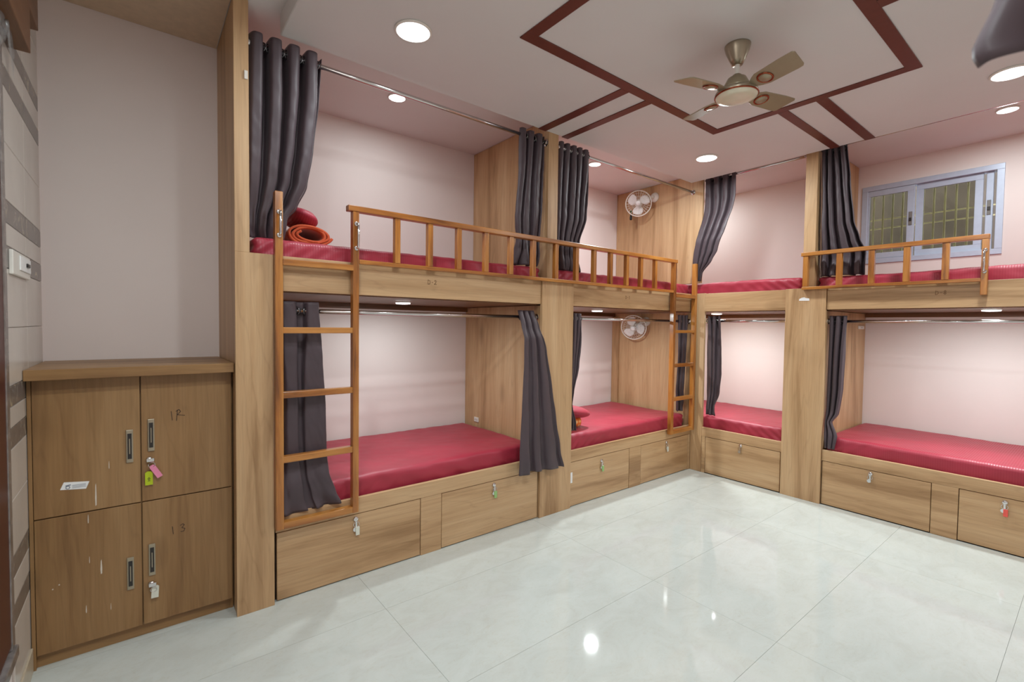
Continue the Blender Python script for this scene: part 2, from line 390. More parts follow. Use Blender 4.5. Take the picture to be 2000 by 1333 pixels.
# ------------------------------------------------------------------ bunk furniture
GR = 'built-in oak bunk units'
F = 0.0
def lock(parent_drawer, P, axis, tagmat=None, taglen=0.04):
    """cam lock and keys on a drawer front; P on the surface, axis 'y' (faces -y) or 'x' (faces -x)"""
    x, y, z = P; N = Vector((0, -1, 0)) if axis == 'y' else Vector((-1, 0, 0)); R = Vector((1, 0, 0)) if axis == 'y' else Vector((0, -1, 0))
    P = Vector(P)
    b = MB(); b.lathe([(0, 0), (0.0145, 0), (0.0145, 0.005), (0.011, 0.009), (0, 0.009)], P, N, 20)
    b.build('lock', chrome, parent_drawer, True)
    k = MB(); k.torus(P+N*0.012+Vector((0, 0, -0.028)), N, 0.016, 0.0016, 20, 6)
    c = P+N*0.010+Vector((0, 0, -0.012))
    k.box(*sorted((c.x-0.004*abs(R.x)-0.001, c.x+0.004*abs(R.x)+0.001)), *sorted((c.y-0.004*abs(R.y)-0.001, c.y+0.004*abs(R.y)+0.001)), c.z-0.055, c.z+0.012)
    q = P+N*0.010+R*-0.006+Vector((0, 0, -0.056)); k.lathe([(0, -0.002), (0.013, -0.002), (0.013, 0.002), (0, 0.002)], q, N, 16)
    k.build('keys', chrome, parent_drawer)
    if tagmat:
        c = P+N*0.014+R*0.006+Vector((0, 0, -0.066)); e = R*0.011
        MB().box(*sorted((c.x-abs(e.x)-0.003*abs(N.x), c.x+abs(e.x)+0.003*abs(N.x))), *sorted((c.y-abs(e.y)-0.003*abs(N.y), c.y+abs(e.y)+0.003*abs(N.y))), c.z-taglen*0.6, c.z+taglen*0.6, 0.001).build('key_tag', tagmat, parent_drawer)

def bunk(label, axis, a0, a1, drawers, cross, depth, locks, beam_a=None, marks=None):
    """axis 'x': run along x, faces -y; axis 'y': run along y, faces -x. a0<a1 along the run; cross: extent behind the face"""
    B = (lambda m, p0, p1, q0, q1, z0, z1, bv=0.0015: m.box(p0, p1, q0, q1, z0, z1, bv)) if axis == 'x' else (lambda m, p0, p1, q0, q1, z0, z1, bv=0.0015: m.box(q0, q1, p0, p1, z0, z1, bv))
    loc = ((a0+a1)/2, 0.4, 0) if axis == 'x' else (0.4, (a0+a1)/2, 0)
    t = thing('bunk_bed', label, 'bunk bed', loc, GR)
    ow = oak[axis]
    c0, c1 = cross; depth -= 0.004
    B(MB(), a0, a1, 0.0, 0.025, ZD+0.004, ZR).build('bed_rim', ow, t)
    B(MB(), c0, c1, 0.028, depth, 0.0, 0.385).build('base_box', darkgap, t)
    edges = [a0]+[e for d in drawers for e in d]+[a1]
    for k in range(0, len(edges), 2):
        if edges[k+1]-edges[k] > 0.02: B(MB(), edges[k]+0.002, edges[k+1]-0.002, 0.0, 0.026, 0.0, ZD+0.003).build('stile', ow, t)
    for (d0, d1), lk in zip(drawers, locks):
        d = B(MB(), d0+0.002, d1-0.002, 0.0015, 0.022, 0.006, ZD).build('drawer_front', ow, t)
        if lk:
            p, z, tm = lk
            lock(d, (p, 0.0015, z) if axis == 'x' else (0.0015, p, z), 'y' if axis == 'x' else 'x', tm)
    b0, b1 = beam_a or (a0, a1)
    bm_ = B(MB(), b0, b1, 0.0, 0.028, ZBB, ZT).build('upper_beam', ow, t)
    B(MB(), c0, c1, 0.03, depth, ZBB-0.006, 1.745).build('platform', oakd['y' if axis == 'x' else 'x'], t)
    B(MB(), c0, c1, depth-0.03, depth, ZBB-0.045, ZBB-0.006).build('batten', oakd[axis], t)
    for (strokes, p, z) in (marks or []):
        m = MB()
        for s_ in strokes: m.stroke(s_, (p, -0.0001, z) if axis == 'x' else (-0.0001, p, z), (1, 0, 0) if axis == 'x' else (0, -1, 0), (0, 0, 1), (0, -1, 0) if axis == 'x' else (-1, 0, 0), 0.0035)
        m.build('pencil_mark', pencil, bm_)
    return t
Dd = [[(0, 0), (0, .026), (.013, .021), (.015, .008), (.009, .001), (0, 0)], [(.026, .012), (.034, .012)]]
TWO = [(.044, .02), (.05, .026), (.057, .022), (.055, .012), (.044, .001), (.06, .001)]
EIGHT = [(.05, .014), (.045, .021), (.05, .027), (.056, .021), (.05, .014), (.044, .007), (.05, .0), (.057, .007), (.05, .014)]
ONE = [(.048, .02), (.053, .026), (.053, 0)]
t1 = bunk('near bunk unit of the left run, with the ladder at its left end', 'x', -3.885, -2.075, [(-3.88, -3.057), (-2.906, -2.08)], (-3.985, -2.075), YB,
          [(-3.466, 0.335, tag_w), (-2.489, 0.335, tag_g)], beam_a=(-3.89, -2.075), marks=[(Dd+[TWO], -3.015, 1.70)])
t2 = bunk('far bunk unit of the left run, up to the corner', 'x', -1.742, -0.002, [(-1.74, -0.987), (-0.818, -0.035)], (-1.742, -0.002), YB,
          [(-1.361, 0.315, tag_g), (-0.415, 0.335, tag_w)], marks=[(Dd+[ONE], -1.085, 1.695)])
t3 = bunk('narrow-looking bunk unit of the right run in the corner', 'y', -0.875, -0.125, [(-0.868, -0.165)], (-0.875, YB-0.004), XB, [(-0.516, 0.345, None)])
t4 = bunk('near bunk unit of the right run, under the window', 'y', -3.0, -1.19, [(-2.75, -2.026), (-1.881, -1.192)], (-3.0, -1.19), XB,
          [(-2.247, 0.333, tag_r), (-1.523, 0.337, None)], marks=[(Dd+[EIGHT], -1.86, 1.705)])
MB().box(0.0, XB-0.003, -3.04, -3.0, 0, ZU-0.003).build('end_panel', oak['z'], t4)
# oak side panel between locker alcove and first bunk
t = thing('side_panel', 'tall oak side panel between the lockers and the first bunk', 'panel', (-4.03, 0.4, 0))
MB().box(-4.06, -4.0, 0.0, YW-0.002, 0, ZU-0.003, 0.001).build('panel_board', oak['z'], t)
MB().box(-3.999, -3.995, 0.0, YB-0.003, 0, ZU-0.003).build('panel_board', oak['z'], t)
b = MB(); b.box(-4.062, -3.894, -0.022, -0.0005, 0, ZT, 0.001); b.box(-4.062, -4.0, -0.022, -0.0005, ZT, ZU-0.003, 0.001); b.build('front_board', oak['z'], t)
MB().box(-4.018, -4.003, -0.028, -0.022, 2.615, 2.655, 0.001).build('curtain_clip', whitep, t)
# divider, left run
t = thing('divider', 'oak divider post and panel between the two left bunks', 'divider', (-1.91, 0.4, 0), 'oak dividers')
MB().box(-2.073, -1.744, -0.014, 0.012, 0, ZT+0.004, 0.0015).build('post_board', oak['z'], t)
MB().box(-2.073, -2.05, 0.013, YB-0.003, 0, ZBB-0.01).build('side_board', oak['z'], t)
MB().box(-1.766, -1.744, 0.013, YB-0.003, 0, ZBB-0.01).build('side_board', oak['z'], t)
MB().box(-2.0, -1.9, 0.02, YB-0.003, ZT+0.005, ZU-0.003, 0.001).build('upper_panel', oak['z'], t)
MB().box(-2.074, -1.743, 0.03, YB-0.003, 1.61, 1.76).build('cross_board', oak['y'], t)
b = MB().box(-1.738, -1.712, -0.0022, -0.0005, 0.195, 0.28); o = b.build('paper_tag', paper, t2.children[0] if False else t2); o['label'] = 'white paper strip stuck on the drawer front'
# divider, right run
t = thing('divider', 'oak divider post and panel between the two right bunks, with a white sticker', 'divider', (0.4, -1.04, 0), 'oak dividers')
pb = MB().box(-0.014, 0.012, -1.186, -0.878, 0, ZT+0.004, 0.0015).build('post_board', oak['z'], t)
MB().box(0.013, XB-0.003, -1.186, -1.165, 0, ZBB-0.01).build('side_board', oak['z'], t)
MB().box(0.013, XB-0.003, -0.90, -0.878, 0, ZBB-0.01).build('side_board', oak['z'], t)
MB().box(0.004, XB-0.003, -1.09, -1.0, ZT+0.005, ZU-0.003, 0.001).build('upper_panel', oak['z'], t)
MB().box(0.03, XB-0.003, -1.187, -0.877, 1.61, 1.76).build('cross_board', oak['x'], t)
m = MB().poly([(-0.0142, -0.985, 1.69), (-0.0142, -1.065, 1.688), (-0.0142, -1.062, 1.708), (-0.0142, -1.035, 1.712), (-0.0142, -1.025, 1.718), (-0.0142, -1.005, 1.714), (-0.0142, -0.988, 1.706)], (-0.001, 0, 0)).build('sticker', paper, pb)
# corner divider (end panel of the far left bunk)
t = thing('divider', 'oak corner post and panel carrying the two small wall fans', 'divider', (0.02, 0.4, 0), 'oak dividers')
MB().box(-0.0, 0.03, -0.124, 0.0, 0, ZT+0.004, 0.0015).build('post_board', oak['z'], t)
MB().box(0.0, 0.03, 0.002, YB-0.003, 0, ZBB-0.01).build('panel_board', oak['z'], t)
MB().box(0.03, 0.055, -0.058, YB-0.003, ZT+0.112, ZU-0.003, 0.001).build('upper_panel', oak['z'], t)
MB().box(-0.018, 0.0, YB-0.10, YB-0.003, 0.4, ZBB-0.05, 0.001).build('batten', oak['z'], t)

# ------------------------------------------------------------------ mattresses
def rounded_block(x0, x1, y0, y1, z0, z1, r, nx, ny, nz, disp):
    b = bmesh.new()
    def face(fn, na, nb):
        V = [[b.verts.new(fn(i/na, j/nb)) for i in range(na+1)] for j in range(nb+1)]
        for j in range(nb):
            for i in range(na): b.faces.new((V[j][i], V[j][i+1], V[j+1][i+1], V[j+1][i]))
    L = lambda a, c, t: a+(c-a)*t
    face(lambda s, t: (L(x0, x1, s), L(y0, y1, t), z1), nx, ny); face(lambda s, t: (L(x0, x1, s), L(y0, y1, t), z0), nx, ny)
    face(lambda s, t: (L(x0, x1, s), y0, L(z0, z1, t)), nx, nz); face(lambda s, t: (L(x0, x1, s), y1, L(z0, z1, t)), nx, nz)
    face(lambda s, t: (x0, L(y0, y1, s), L(z0, z1, t)), ny, nz); face(lambda s, t: (x1, L(y0, y1, s), L(z0, z1, t)), ny, nz)
    bmesh.ops.remove_doubles(b, verts=b.verts[:], dist=1e-5)
    bmesh.ops.recalc_face_normals(b, faces=b.faces[:])
    for v in b.verts:
        p = v.co; q = Vector((min(max(p.x, x0+r), x1-r), min(max(p.y, y0+r), y1-r), min(max(p.z, z0+r), z1-r)))
        d = p-q
        n = d.normalized() if d.length > 1e-7 else Vector((0, 0, 1))
        np_ = q+n*r if d.length > 1e-7 else p.copy()
        v.co = np_+n*disp(np_, n)
    return b
def mattress(label, axis, x0, x1, y0, y1, z0, z1, seed, wr=1.0, group='crimson covered mattresses', mat=None):
    off = Vector((seed*3.1, seed*1.7, seed*0.9))
    def disp(p, n):
        al = p.x if axis == 'x' else p.y; ac = p.y if axis == 'x' else p.x
        d = 0.009*noise.noise(Vector((p.x*2.2, p.y*2.2, 0))+off)*max(0, n.z)
        side = 1-abs(n.z)
        d += side*wr*0.010*noise.noise(Vector((al*7+p.z*6, ac*3, p.z*9))+off)
        d += wr*0.0035*noise.noise(Vector((al*16+ac*9, ac*14, p.z*20))+off)
        # gathered folds towards the two ends of the front edge
        c = al-(x0 if axis == 'x' else y1); c2 = (x1 if axis == 'x' else y0)-al
        e = max(math.exp(-abs(c)*4), math.exp(-abs(c2)*4))
        d += side*wr*0.008*e*math.sin((abs(c if abs(c) < abs(c2) else c2)+(z1-p.z)*1.3)*70)
        return d
    nx, ny = (110, 36) if axis == 'x' else (36, 110)
    m = MB(); m.add(rounded_block(x0, x1, y0, y1, z0, z1, 0.032, nx, ny, 10, disp))
    return tag(m.build('mattress', mat or sheet[axis], None, True), label, 'mattress', group)
mattress('crimson mattress on the lower near bunk of the left run', 'x', -3.86, -2.10, 0.046, YB-0.02, 0.402, 0.562, 1, mat=plainsheet)
mattress('crimson mattress on the lower far bunk of the left run, beside the cushion', 'x', -1.72, -0.04, 0.046, YB-0.02, 0.402, 0.566, 2, 0.8, mat=plainsheet)
mattress('striped crimson mattress on the upper near bunk of the left run', 'x', -3.97, -2.03, 0.054, YB-0.02, 1.753, 1.887, 3)
mattress('striped crimson mattress on the upper far bunk of the left run', 'x', -1.875, 0.01, 0.054, YB-0.02, 1.753, 1.893, 4)
mattress('crimson mattress on the lower corner bunk of the right run', 'y', 0.045, XB-0.01, -0.865, 0.98, 0.402, 0.566, 5, mat=plainsheet)
mattress('striped crimson mattress on the lower near bunk of the right run', 'y', 0.035, XB-0.01, -2.98, -1.195, 0.402, 0.566, 6, 0.7)
mattress('striped crimson mattress on the upper corner bunk of the right run', 'y', 0.065, XB-0.02, -0.97, 0.97, 1.753, 1.90, 7)
mattress('striped crimson mattress on the upper bunk below the window', 'y', 0.054, XB-0.02, -2.97, -1.10, 1.753, 1.887, 8)

# ------------------------------------------------------------------ ladders and guard rails
YF, YK = -0.058, -0.0145
def handle(P0, P1, N, parent):
    P0, P1, N = Vector(P0), Vector(P1), Vector(N); b = MB(); L = P1-P0
    b.tube([P0, P0+N*0.022, P0+N*0.03+L*0.1, P0+N*0.032+L*0.5, P0+N*0.03+L*0.9, P1+N*0.022, P1], 0.0065, 10)
    for p in (P0, P1): b.lathe([(0, 0), (0.013, 0), (0.012, 0.004), (0.008, 0.006), (0, 0.006)], p, N, 16)
    b.build('grab_handle', chrome, parent, True, label='chrome handle')
def ladder(label, xa, xb, wa, wb, zt_a, zt_b, z0, rungs, side):
    t = thing('ladder', label, 'ladder', ((xa+xb)/2, -0.04, z0), 'varnished bunk ladders')
    s1 = MB().box(xa, xa+wa, YF, YK, z0, zt_a, 0.003, 2).build('stile', teak['z'], t)
    s2 = MB().box(xb-wb, xb, YF, YK, z0, zt_b, 0.003, 2).build('stile', teak['z'], t)
    for i, (r0, r1, yf) in enumerate(rungs):
        MB().box(xa+wa-0.002, xb-wb+0.002, yf, YK, r0, r1, 0.003, 2).build('rung', teak['x'], t)
    return t, s1, s2
l1, a, b_ = ladder('varnished ladder at the left end, nearest the lockers', -3.893, -3.47, 0.037, 0.034, 2.102, 2.062, 0.395,
           [(1.738, 1.770, YF-0.004), (1.396, 1.427, YF+0.004), (1.066, 1.099, YF+0.004), (0.735, 0.768, YF+0.004), (0.396, 0.430, YF+0.002)], 1)
handle((-3.874, YF, 1.885), (-3.874, YF, 2.0), (0, -1, 0), a); handle((-3.486, YF, 1.862), (-3.486, YF, 1.995), (0, -1, 0), b_)
l2, a, b_ = ladder('varnished ladder in the corner, partly hiding a dark curtain', -0.432, -0.028, 0.036, 0.034, 2.066, 2.088, 0.418,
           [(1.738, 1.774, YF-0.004), (1.396, 1.424, YF+0.004), (1.066, 1.099, YF+0.004), (0.738, 0.772, YF+0.004), (0.419, 0.452, YF+0.002)], 1)
handle((-0.396, YF+0.024, 1.90), (-0.396, YF+0.024, 2.02), (1, 0, 0), a); handle((-0.028, YF+0.024, 1.89), (-0.028, YF+0.024, 2.0), (1, 0, 0), b_)
t = thing('guard_rail', 'long varnished guard rail with thirteen balusters along the left upper bunks', 'guard rail', (-1.95, -0.036, ZT+0.0), 'upper bunk guard rails')
rb = MB(); rb.box(-3.53, -0.385, YF-0.003, YK, 2.062, 2.094, 0.004, 2); rb.build('top_rail', teak['x'], t)
MB().box(-3.468, -0.434, YF+0.004, YK-0.002, 1.779, 1.803, 0.003, 2).build('bottom_rail', teak['x'], t)
for xr in (-3.224, -3.01, -2.804, -2.592, -2.381, -2.174, -1.95, -1.731, -1.527, -1.325, -1.113, -0.916, -0.703):
    MB().box(xr-0.033, xr, YF+0.004, YK-0.004, 1.803, 2.062, 0.002).build('baluster', teak['z'], t)
XF, XK = -0.058, -0.0145
t = thing('guard_rail', 'short varnished guard rail on the right upper bunk below the window', 'guard rail', (-0.036, -1.56, ZT), 'upper bunk guard rails')
MB().box(XF-0.002, XK, -2.128, -1.005, 2.058, 2.09, 0.004, 2).build('top_rail', teak['y'], t)
MB().box(XF+0.004, XK-0.002, -2.096, -1.015, 1.779, 1.803, 0.003, 2).build('bottom_rail', teak['y'], t)
for (y0, y1) in ((-1.058, -1.02), (-1.299, -1.261), (-1.511, -1.473), (-1.722, -1.683), (-1.933, -1.895)):
    MB().box(XF+0.004, XK-0.004, y0, y1, 1.803, 2.058, 0.002).build('baluster', teak['z'], t)
ep = MB().box(XF, XK, -2.126, -2.092, 1.69, 2.058, 0.003, 2).build('end_post', teak['z'], t)
handle((XF, -2.109, 1.845), (XF, -2.109, 1.985), (-1, 0, 0), ep)

# ------------------------------------------------------------------ curtain rods
def rod(label, A, B, r=0.0125, flanges=(1, 1)):
    A, B = Vector(A), Vector(B); d = (B-A).normalized()
    t = thing('curtain_rod', label, 'curtain rod', tuple((A+B)/2), 'steel curtain rods')
    MB().tube([A, B], r, 16).build('rod_tube', steel, t, True)
    if flanges[0]: MB().lathe([(0, 0), (0.026, 0), (0.026, 0.004), (0.017, 0.008), (0.017, 0.018), (0, 0.018)], A, d, 20).build('flange', steel, t)
    if flanges[1]: MB().lathe([(0, 0), (0.026, 0), (0.026, 0.004), (0.017, 0.008), (0.017, 0.018), (0, 0.018)], B, -d, 20).build('flange', steel, t)
ZRU, ZRL = 2.83, 1.513
rod('steel rod over the upper near bunk of the left run', (-4.0, 0.05, ZRU), (-2.0, 0.05, ZRU))
rod('steel rod over the upper far bunk of the left run', (-1.9, 0.05, ZRU), (0.03, 0.05, ZRU))
rod('steel rod over the lower near bunk of the left run', (-3.99, 0.05, ZRL), (-2.073, 0.05, ZRL))
rod('steel rod over the lower far bunk, in front of the lower fan', (-1.744, 0.05, ZRL), (0.0, 0.05, ZRL))
rod('thin rod tight under the ceiling over the upper corner bunk', (0.062, -0.064, 2.925), (0.062, -0.996, 2.925), flanges=(0, 1))
rod('rod tight under the ceiling on the window bunk', (0.062, -1.094, 2.95), (0.062, -2.995, 2.95))
rod('steel rod over the lower corner bunk of the right run', (0.055, -0.124, 1.518), (0.055, -0.878, 1.518))
rod('steel rod over the lower near bunk of the right run', (0.055, -1.186, 1.515), (0.055, -2.998, 1.515))

# ------------------------------------------------------------------ curtains
def interp(tab, z):
    """tab: (z, value) with z decreasing"""
    if z >= tab[0][0]: return tab[0][1]
    for (z0, v0), (z1, v1) in zip(tab, tab[1:]):
        if z >= z1:
            s = (z0-z)/(z0-z1); s = s*s*(3-2*s)*0.5+s*0.5
            return v0+(v1-v0)*s
    return tab[-1][1]
def curtain(label, axis, L, R, n, dep, amp, seed, zrod=None, nv=80, wr=1.0, drift=0.6, mat=None, hem=0.0, sgn=1, rings=True, q=0.62):
    """L, R: (along, z) edge polylines from top to bottom; dep, amp: (z, value) tables; n folds"""
    Lt = [(z, a) for a, z in L]; Rt = [(z, a) for a, z in R]
    ztL, ztR, zbL, zbR = L[0][1], R[0][1], L[-1][1], R[-1][1]
    nu = max(48, int(n*16)); rows = []
    off = Vector((seed*5.3, seed*2.1, 0)); top = max(ztL, ztR)
    for j in range(nv+1):
        v = j/nv; row = []
        for i in range(nu+1):
            u = i/nu
            zt = ztL+(ztR-ztL)*u; zb = zbL+(zbR-zbL)*u+hem*noise.noise(Vector((u*4, seed, 3)))
            z = zt+(zb-zt)*v
            a = interp(Lt, z)*(1-u)+interp(Rt, z)*u
            am = interp(amp, z)
            uu = u+(0.16/n*drift*math.sin(2*PI*u*1.5+seed)+0.5/n*drift*noise.noise(Vector((u*2.6, v*0.9, seed))))*(min(1, v*3) if zrod else 1)
            ph = 2*PI*n*uu+seed*0.7*(0 if zrod else 1)
            wdt = abs(interp(Rt, z)-interp(Lt, z))
            fa = 1+0.55*noise.noise(Vector((u*n*0.9, v*0.8, seed*1.3)))*min(1, v*4)
            th = (ph/(2*PI)) % 1.0; sgn_a = math.copysign(1, interp(Rt, z)-interp(Lt, z))
            if th < q:
                fo = -math.tanh(1.5*math.sin(PI*th/q))/0.905; ov = 0.07*math.sin(2*PI*th/q)
            else:
                fo = math.tanh(1.5*math.sin(PI*(th-q)/(1-q)))/0.905; ov = 0.03*math.sin(2*PI*(th-q)/(1-q))
            d = interp(dep, z)+am*fa*(fo+0.14*v*math.sin(2.3*ph+1.1+seed))
            a -= sgn_a*wdt/n*ov*min(1, math.sin(PI*u)*3)
            low = max(0.0, v-0.72)/0.28
            d += wr*(0.005*noise.noise(Vector((u*5, z*3.5, seed))+off)+0.034*low*noise.noise(Vector((u*4.5, z*7, seed*2))+off)+0.0022*noise.noise(Vector((u*13+z*9, z*16, seed))+off))
            row.append(Vector((a, d, z)) if axis == 'x' else Vector((d, a, z)))
        rows.append(row)
    m = MB(); m.grid(rows)
    o = m.build('curtain', mat or curtm, None, True)
    so = o.modifiers.new('cloth thickness', 'SOLIDIFY'); so.thickness = 0.003; so.offset = 0
    tag(o, label, 'curtain', 'plum grey bunk curtains')
    if zrod and rings:
        for k in range(int(n*2)):
            uu = (k//2+(q if k % 2 else 0.0))/n
            if not 0.02 < uu < 0.98: continue
            a = interp(Lt, zrod)*(1-uu)+interp(Rt, zrod)*uu; s = 1 if k % 2 == 0 else -1
            c = Vector((a, dep[0][1], zrod)) if axis == 'x' else Vector((dep[0][1], a, zrod))
            ax = Vector((0.75, -0.66*s*sgn, 0)) if axis == 'x' else Vector((-0.66*s*sgn, 0.75, 0))
            MB().torus(c, ax, 0.021, 0.0035, 20, 6).build('grommet', nickel, o, True)
    return o
# 1 upper near left bunk, left end (eyelets)
curtain('large dark curtain with scalloped eyelet top beside the tall side panel', 'x',
        [(-3.985, 2.872), (-3.985, 2.54), (-3.986, 2.163), (-3.987, 1.935), (-3.975, 1.885)],
        [(-3.638, 2.872), (-3.640, 2.641), (-3.662, 2.39), (-3.692, 2.194), (-3.739, 2.078), (-3.789, 2.003), (-3.80, 1.89)],
        4, [(2.88, 0.05), (2.3, 0.075), (1.95, 0.11), (1.88, 0.13)], [(2.88, 0.05), (2.5, 0.042), (2.1, 0.03), (1.88, 0.02)], 1, ZRU, 90, 1.3, 0.35, q=0.68)
# 2 lower near left bunk, behind the ladder
curtain('dark curtain hanging behind the near ladder and over the bed rim', 'x',
        [(-3.85, 1.562), (-3.85, 1.264), (-3.852, 0.859), (-3.854, 0.649), (-3.852, 0.458), (-3.845, 0.445)],
        [(-3.661, 1.562), (-3.642, 1.258), (-3.629, 0.973), (-3.623, 0.744), (-3.618, 0.634), (-3.582, 0.521), (-3.555, 0.455)],
        1.5, [(1.56, 0.05), (0.75, 0.03), (0.6, 0.002), (0.45, -0.004)], [(1.56, 0.022), (1.0, 0.02), (0.6, 0.014), (0.44, 0.007)], 2, ZRL, 80, 1.3)
# 3 lower near left bunk, right end, flaring over the post
curtain('dark curtain flaring in front of the post between the left bunks', 'x',
        [(-2.255, 1.562), (-2.27, 1.214), (-2.295, 0.848), (-2.325, 0.385)],
        [(-2.10, 1.562), (-2.085, 1.40), (-2.045, 1.283), (-1.985, 0.971), (-1.945, 0.735), (-1.905, 0.496), (-1.873, 0.37)],
        3, [(1.56, 0.05), (1.45, 0.0), (1.36, -0.036), (0.38, -0.055)], [(1.56, 0.024), (1.40, 0.012), (0.7, 0.014), (0.38, 0.026)], 3, ZRL, 70, 0.6, hem=0.012, rings=True)
# 4, 5 upper, both sides of the divider
curtain('dark curtain on the left of the upper divider panel, gathered at its foot', 'x',
        [(-2.262, 2.872), (-2.258, 2.583), (-2.276, 2.25), (-2.247, 2.07), (-2.27, 1.90)],
        [(-2.02, 2.872), (-2.02, 2.77), (-2.03, 2.377), (-2.035, 2.181), (-2.045, 1.9)],
        3, [(2.88, 0.05), (2.3, 0.07), (1.9, 0.10)], [(2.88, 0.026), (2.3, 0.02), (2.05, 0.018), (1.9, 0.03)], 4, ZRU, 80, 1.5)
curtain('dark pleated curtain on the right of the upper divider panel', 'x',
        [(-1.87, 2.872), (-1.865, 2.592), (-1.86, 2.198), (-1.85, 1.895)],
        [(-1.53, 2.872), (-1.523, 2.659), (-1.545, 2.322), (-1.605, 2.147), (-1.612, 2.023), (-1.566, 1.895)],
        5, [(2.88, 0.05), (2.3, 0.07), (1.9, 0.10)], [(2.88, 0.024), (2.3, 0.02), (2.0, 0.02), (1.9, 0.03)], 5, ZRU, 80, 1.5)
# 6 lower far left bunk, left end
curtain('dark curtain half hidden behind the left divider post, over the cushion', 'x',
        [(-1.735, 1.555), (-1.735, 1.195), (-1.737, 0.932), (-1.737, 0.788), (-1.735, 0.61)],
        [(-1.59, 1.555), (-1.597, 1.357), (-1.627, 1.106), (-1.675, 0.934), (-1.69, 0.82), (-1.648, 0.66), (-1.64, 0.60)],
        3, [(1.56, 0.05), (0.9, 0.05), (0.6, 0.06)], [(1.56, 0.024), (0.9, 0.015), (0.6, 0.02)], 6, ZRL, 60, 0.8)
# 7 behind the corner ladder
curtain('dark curtain seen between the rungs of the corner ladder', 'x',
        [(-0.195, 1.575), (-0.185, 1.141), (-0.205, 0.86), (-0.17, 0.68), (-0.15, 0.60)],
        [(-0.022, 1.575), (-0.022, 1.133), (-0.03, 0.8), (-0.022, 0.68), (-0.03, 0.60)],
        3, [(1.56, 0.05), (0.9, 0.06), (0.6, 0.075)], [(1.56, 0.026), (0.9, 0.02), (0.6, 0.025)], 7, ZRL, 60, 0.8)
# 8 corner, upper right run: swept to the left
curtain('dark curtain in the corner swept sideways towards the ladder top', 'y',
        [(-0.064, 2.952), (-0.070, 2.692), (-0.055, 2.491), (-0.025, 2.294), (-0.008, 2.192), (-0.002, 2.087), (-0.02, 1.99), (-0.03, 1.92)],
        [(-0.379, 2.952), (-0.386, 2.723), (-0.329, 2.442), (-0.259, 2.205), (-0.205, 2.11), (-0.095, 1.994), (-0.07, 1.92)],
        3.5, [(2.95, 0.07), (2.6, 0.06), (2.4, 0.0), (2.3, -0.02), (2.1, -0.022), (1.92, 0.02)], [(2.95, 0.026), (2.45, 0.022), (2.3, 0.02), (2.0, 0.012), (1.9, 0.012)], 8, 2.925, 80, 0.6)
# 9 lower corner bunk
curtain('black-looking curtain at the left end of the lower corner bunk', 'y',
        [(-0.132, 1.567), (-0.132, 1.144), (-0.132, 0.729), (-0.132, 0.575)],
        [(-0.271, 1.567), (-0.286, 1.255), (-0.287, 1.004), (-0.267, 0.8), (-0.222, 0.666), (-0.225, 0.575)],
        2.5, [(1.57, 0.055), (0.6, 0.075)], [(1.57, 0.022), (1.0, 0.014), (0.6, 0.012)], 9, 1.518, 60, 1.0)
# 10 upper window bunk
curtain('dark curtain beside the window, spreading out at its foot', 'y',
        [(-1.10, 2.952), (-1.10, 2.495), (-1.10, 2.068), (-1.10, 1.89)],
        [(-1.271, 2.952), (-1.304, 2.654), (-1.342, 2.323), (-1.387, 2.175), (-1.427, 2.07), (-1.421, 1.89)],
        4, [(2.95, 0.062), (2.3, 0.07), (1.9, 0.09)], [(2.95, 0.026), (2.3, 0.03), (1.9, 0.035)], 10, 2.918, 80, 1.4)
# 11 lower near right bunk
curtain('dark curtain tied up at the left end of the lower near right bunk', 'y',
        [(-1.195, 1.562), (-1.195, 1.038), (-1.195, 0.694), (-1.195, 0.64), (-1.197, 0.55), (-1.20, 0.47)],
        [(-1.323, 1.562), (-1.31, 1.302), (-1.302, 0.968), (-1.28, 0.756), (-1.245, 0.688), (-1.29, 0.577), (-1.275, 0.47)],
        2.5, [(1.56, 0.055), (0.8, 0.06), (0.65, 0.02), (0.55, 0.004), (0.46, 0.006)], [(1.56, 0.024), (0.8, 0.02), (0.6, 0.008), (0.46, 0.006)], 11, 1.515, 70, 0.5)
# 12 foreground, opposite bunk: hem in the top right corner
rod('steel rod on the opposite side carrying the foreground curtain', (-3.32, -2.45, ZRU), (-3.32, -4.0, ZRU), flanges=(0, 1))
curtain('blurred dark curtain hem close to the camera in the top right corner', 'y',
        [(-2.60, 2.872), (-2.53, 2.3), (-2.502, 1.985), (-2.474, 1.91), (-2.484, 1.885)],
        [(-2.9, 2.872), (-2.88, 2.3), (-2.87, 1.99), (-2.86, 1.91), (-2.86, 1.888)],
        3.5, [(2.88, -3.32), (1.88, -3.34)], [(2.88, 0.035), (2.2, 0.025), (1.88, 0.014)], 12, ZRU, 60, 0.3)

